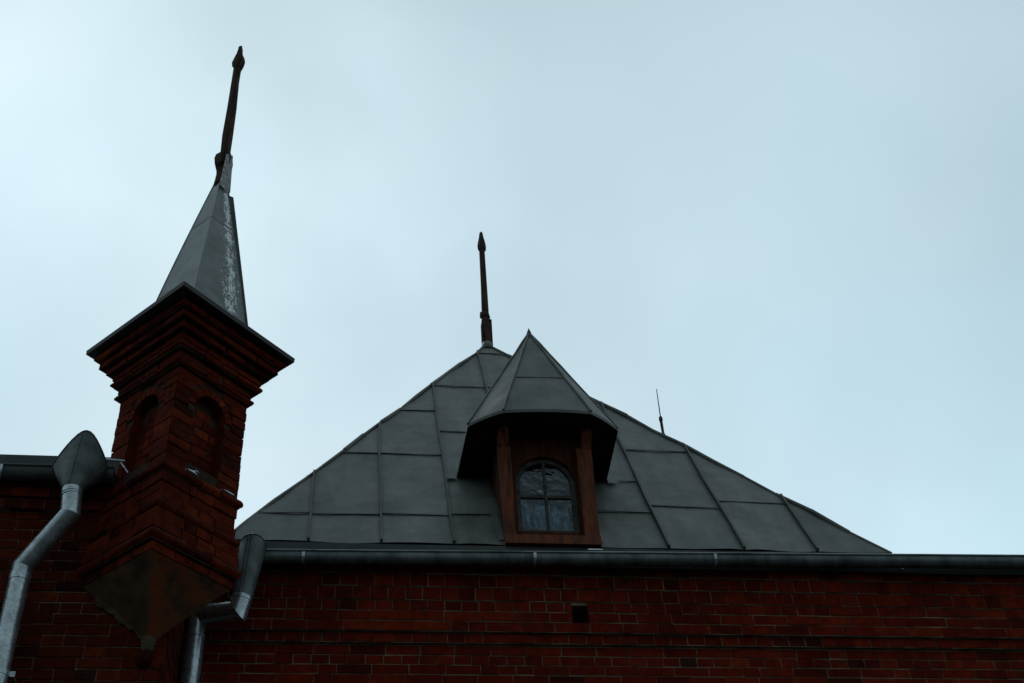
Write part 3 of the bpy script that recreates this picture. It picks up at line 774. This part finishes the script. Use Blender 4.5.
# upstanding fold on the right-hand arris
spo = spm.build('spire', SPIRE, turret); spm = MB()
a0, a1 = spt(2, SBZ+.02), spt(2, 9.85)
spm.hexa([a0+Vector((-.03, -.009, 0)), a0+Vector((.012, -.009, 0)), a0+Vector((.012, .009, 0)), a0+Vector((-.03, .009, 0))],
         [a1+Vector((-.03, -.009, 0)), a1+Vector((.040, -.009, -.03)), a1+Vector((.040, .009, -.03)), a1+Vector((-.03, .009, 0))])
spm.build('ridge_fold', DARKTIN, spo)
# -- wooden finial
fi = MB(); fc = (XC+.030, YL, 0)
fi.lathe(fc, [(.062, 9.95), (.056, 10.05), (.050, 10.16)], 8, smooth=False, rough=.006)
fi.lathe(fc, [(.052, 10.12), (.050, 10.2)], 8, smooth=False, rough=.006)
fi.lathe((fc[0]-.004, fc[1], 0), [(.052, 10.17), (.080, 10.20), (.084, 10.28), (.074, 10.34), (.046, 10.36)], 6, smooth=False, rough=.006, phase=.4)
fi.lathe((fc[0]-.002, fc[1], 0), [(.042, 10.33), (.043, 10.6), (.040, 11.0), (.036, 11.4), (.034, 11.64)], 7, smooth=False, rough=.006)
fi.lathe(fc, [(.034, 11.60), (.056, 11.64), (.060, 11.70), (.048, 11.77), (.034, 11.80), (.026, 11.90), (.018, 11.945)], 6, smooth=False, rough=.006)
fi.build('finial', OLDWOOD, turret)
fs2 = MB()                                 # pale sheet strip dressed up onto the foot of the finial
fs2.hexa([(fc[0]+.004, YL-.100, 9.86), (fc[0]+.084, YL-.020, 9.86), (fc[0]+.090, YL-.014, 9.86), (fc[0]+.010, YL-.106, 9.86)],
         [(fc[0]+.020, YL-.076, 10.29), (fc[0]+.066, YL-.030, 10.33), (fc[0]+.072, YL-.024, 10.33), (fc[0]+.026, YL-.082, 10.29)])
fs2.build('finial_flashing', plain('pale_flashing', (.07, .06, .05), (.46, .47, .46), 22, .6, bmp=.3)[0], turret)
# -- plaster corbel: inverted pyramid with slightly hollow sides
cb = MB(); lv = 14
def cr(t): return .055+(.466-.055)*(t**1.06)
for k in range(4):
    for i in range(lv):
        t0, t1 = i/lv, (i+1)/lv; z0, z1 = 5.69+.358*t0, 5.69+.358*t1
        for j in range(10):
            def pt(s_, t_, z_):
                d = [(-1, 0), (0, -1), (1, 0), (0, 1)]; a, b = Vector((*d[k], 0)), Vector((*d[(k+1) % 4], 0))
                p = a.lerp(b, s_); hollow = 1-.10*4*s_*(1-s_)*t_*(1-t_)
                w_ = 1+.006*math.sin(9*s_+17*t_+k); return Vector((XC, YL, z_))+p*cr(t_)*hollow*w_
            s0, s1 = j/10, (j+1)/10
            cb.face([pt(s0, t0, z0), pt(s1, t0, z0), pt(s1, t1, z1), pt(s0, t1, z1)], .5, smooth=True, streak=1.0 if k == 1 else 0.25)
cb.build('corbel', PLASTER, turret)
kn = MB(); kn.hexa([(XC-.035, YL-.010, 5.60), (XC, YL-.030, 5.60), (XC+.03, YL, 5.60), (XC, YL+.04, 5.60)], [(XC-.055, YL-.012, 5.70), (XC, YL-.055, 5.70), (XC+.055, YL, 5.70), (XC, YL+.04, 5.70)])
kn.lathe((XC-.012, YL+.004), [(.020, 5.48), (.046, 5.50), (.055, 5.545), (.046, 5.585), (.020, 5.605)], 12, tone=0.0, mi=1)
kn.build('corbel_foot', [PLASTER, BRICKT], turret)
# -- traces of snow on the base roll
for (t0, t1, zz, wd) in ((.28, .44, 6.757, .020), (.40, .46, 6.80, .014), (.74, .93, 6.757, .016)):
    sn = MB(); r_ = .482
    a, b = Vector((XC, YL-r_, zz)), Vector((XC+r_, YL, zz)); nseg = 6
    nn = Vector((Q, -Q, 0))
    if zz > 6.78: a, b = Vector((XC, YL-.452, zz)), Vector((XC+.452, YL, zz))
    for i in range(nseg):
        p, q = a.lerp(b, t0+(t1-t0)*i/nseg), a.lerp(b, t0+(t1-t0)*(i+1)/nseg); h0 = wd*U(.5, 1.1)*math.sin(math.pi*(i+.6)/(nseg+.4))
        sn.hexa([p-nn*.05, p, q, q-nn*.05], [p-nn*.045+VZ*h0, p-nn*.008+VZ*h0, q-nn*.008+VZ*h0, q-nn*.045+VZ*h0], smooth=False)
    sn.build('snow_patch', SNOW, turret)

# ragged plaster smeared from the corbel onto the wall brickwork
sm_ = MB(); pv = None
for i in range(41):
    t_ = i/40; x = XC-.37+.34*t_; zt = 5.965-.265*t_; lo = zt-.012-.028*(0.5+0.5*math.sin(i*.55)*math.sin(i*.21+1))-.012*R()
    cur = (x, zt+.03, lo)
    if pv:
        y = YL-.010
        sm_.hexa([(pv[0], y-.004, pv[2]), (cur[0], y-.004, cur[2]), (cur[0], y+.02, cur[2]), (pv[0], y+.02, pv[2])], [(pv[0], y-.010, pv[1]), (cur[0], y-.010, cur[1]), (cur[0], y+.02, cur[1]), (pv[0], y+.02, pv[1])])
    pv = cur
sm_.build('plaster_smear', PLASTER, turret)
turret.location.x -= .004
sn = MB(); sn.hexa([(1.86, 8.300, 6.938), (1.99, 8.300, 6.939), (1.99, 8.318, 6.939), (1.86, 8.318, 6.938)], [(1.88, 8.302, 6.950), (1.97, 8.302, 6.948), (1.97, 8.316, 6.948), (1.88, 8.316, 6.950)])
sn.build('snow_patch', SNOW, building)

# ================================================================ DOWNPIPES
def cone_funnel(mb, c0, c1, r0, ring1, seg=28):
    """sheet funnel from a circle (c0, r0) up to an open rim 'ring1(k)'"""
    lo = [Vector((c0[0]+r0*math.cos(2*math.pi*k/seg), c0[1]+r0*math.sin(2*math.pi*k/seg), c0[2])) for k in range(seg)]
    hi = [ring1(2*math.pi*k/seg) for k in range(seg)]
    lev = 6
    for i in range(lev):
        def L(k, t): 
            return lo[k].lerp(hi[k], t)
        for k in range(seg):
            k2 = (k+1) % seg; t0, t1 = i/lev, (i+1)/lev
            mb.mesh([L(k, t0), L(k2, t0), L(k2, t1), L(k, t1)], [(0, 1, 2, 3)], smooth=True)
    for k in range(seg): mb.tube([hi[k], hi[(k+1) % seg]], .0055, 6, cap=False)
    mb.tube([lo[20 % seg].lerp(hi[20 % seg], .02)+Vector((0, -.002, 0)), lo[20 % seg].lerp(hi[20 % seg], .97)+Vector((0, -.002, 0))], .0045, 6)
    for k in range(seg):                       # inside skin and rim
        k2 = (k+1) % seg; ci = sum(hi, Vector())/seg
        a, b = hi[k].lerp(ci, .03), hi[k2].lerp(ci, .03)
        mb.mesh([hi[k], hi[k2], b, a], [(0, 1, 2, 3)])
        mb.mesh([a, b, lo[k2]*.97+Vector(c0)*.03, lo[k]*.97+Vector(c0)*.03], [(3, 2, 1, 0)], smooth=True)
FUNT = plain('funnel_tin', (.050, .062, .060), (.125, .145, .14), 8, .5, .45, .25, 16, .4)[0]
# left: big scoop-mouthed hopper in front of the wing's gutter
dp = thing('downpipe', (-1.95, 7.36, 0), 'galvanised downpipe with a big scoop-shaped funnel at the far left wing', 'downpipe', 'sheet metal downpipes')
fn = MB(); n0 = (-1.777, 7.20, 6.615)
def rimL(a):
    x = -1.768+.028*max(0, -math.sin(a))+.178*math.cos(a)*(1-.38*max(0, -math.sin(a))); y = 7.24+.14*math.sin(a); fr = (1-math.sin(a))/2
    return Vector((x, y, 6.765+.258*fr**2.0))
cone_funnel(fn, n0, None, .066, rimL)
fno = fn.build('funnel', FUNT, dp)
pi_ = MB(); pr = .064
ptsL = [(-1.777, 7.20, 6.63), (-1.757, 7.20, 6.425), (-2.02, 7.36, 6.125), (-2.02, 7.375, 0.25), (-2.02, 7.15, 0.12)]
pi_.tube(ptsL, pr)
for (p, d) in (((-1.776, 7.2, 6.605), (.003, 0, -.03)), ((-1.773, 7.2, 6.565), (.001, 0, -.008)), ((-2.02, 7.3605, 6.06), (0, 0, -.05)), ((-2.02, 7.37, 4.6), (0, 0, -.05)), ((-2.02, 7.37, 2.6), (0, 0, -.05))):
    p = Vector(p); pi_.tube([p, p+Vector(d)], pr+.004)
pi_.build('pipe', GALV, dp)
for z in (5.36, 3.4, 1.4):
    c_ = MB(); c_.tube([(-2.02, 7.367, z), (-2.02, 7.367, z+.035)], pr+.007); c_.box((-1.955, 7.36, z), (-1.92, 7.375, z+.035)); c_.box((-1.945, 7.375, z+.008), (-1.93, 7.48, z+.026))
    c_.build('clamp', GALV, dp)
# right: narrow tilted funnel at the re-entrant corner
dq = thing('downpipe', (-1.06, 8.38, 0), 'galvanised downpipe with a narrow funnel, bent into the corner beside the turret', 'downpipe', 'sheet metal downpipes')
fn = MB(); n1 = (-.698, 8.19, 6.40)
def rimR(a):
    x = -.665+.098*math.cos(a); y = 8.25+.10*math.sin(a); fr = (1-math.sin(a))/2
    return Vector((x, y, 6.80+.12*fr))
cone_funnel(fn, n1, None, .070, rimR)
fn.build('funnel', FUNT, dq)
pi_ = MB(); pr = .072
pi_.tube([(-.700, 8.19, 6.41), (-.722, 8.19, 6.300), (-1.022, 8.385, 6.375), (-1.022, 8.40, .25), (-1.022, 8.18, .12)], pr)
for (p, d) in (((-.702, 8.19, 6.40), (-.004, 0, -.02)), ((-1.022, 8.386, 6.20), (0, 0, -.015)), ((-1.022, 8.39, 4.7), (0, 0, -.05))):
    p = Vector(p); pi_.tube([p, p+Vector(d)], pr+.004)
pi_.build('pipe', GALV, dq)
for z in (4.9, 2.9, 1.1):
    c_ = MB(); c_.tube([(-1.022, 8.395, z), (-1.022, 8.395, z+.035)], pr+.007); c_.box((-1.0, 8.40, z), (-.965, 8.415, z+.035)); c_.box((-.99, 8.415, z+.008), (-.975, 8.56, z+.026))
    c_.build('clamp', GALV, dq)

# ================================================================ ANTENNA
an = thing('antenna', (3.036, 9.646, 9.13), 'thin dark whip antenna standing on the right hip of the tent roof', 'antenna')
m = MB(); m.lathe((3.036, 9.646), [(.018, 9.10), (.020, 9.13), (.014, 9.15), (.015, 9.30), (.020, 9.31), (.018, 9.345), (.007, 9.36)], 10); m.build('mount', IRON, an)
m = MB(); m.tube([(3.036, 9.646, 9.34), (3.040, 9.646, 9.55), (3.043, 9.646, 9.705)], [.0062, .005, .004], 8); m.build('whip', IRON, an)

S.render.engine = 'CYCLES'
S.cycles.max_bounces = 6
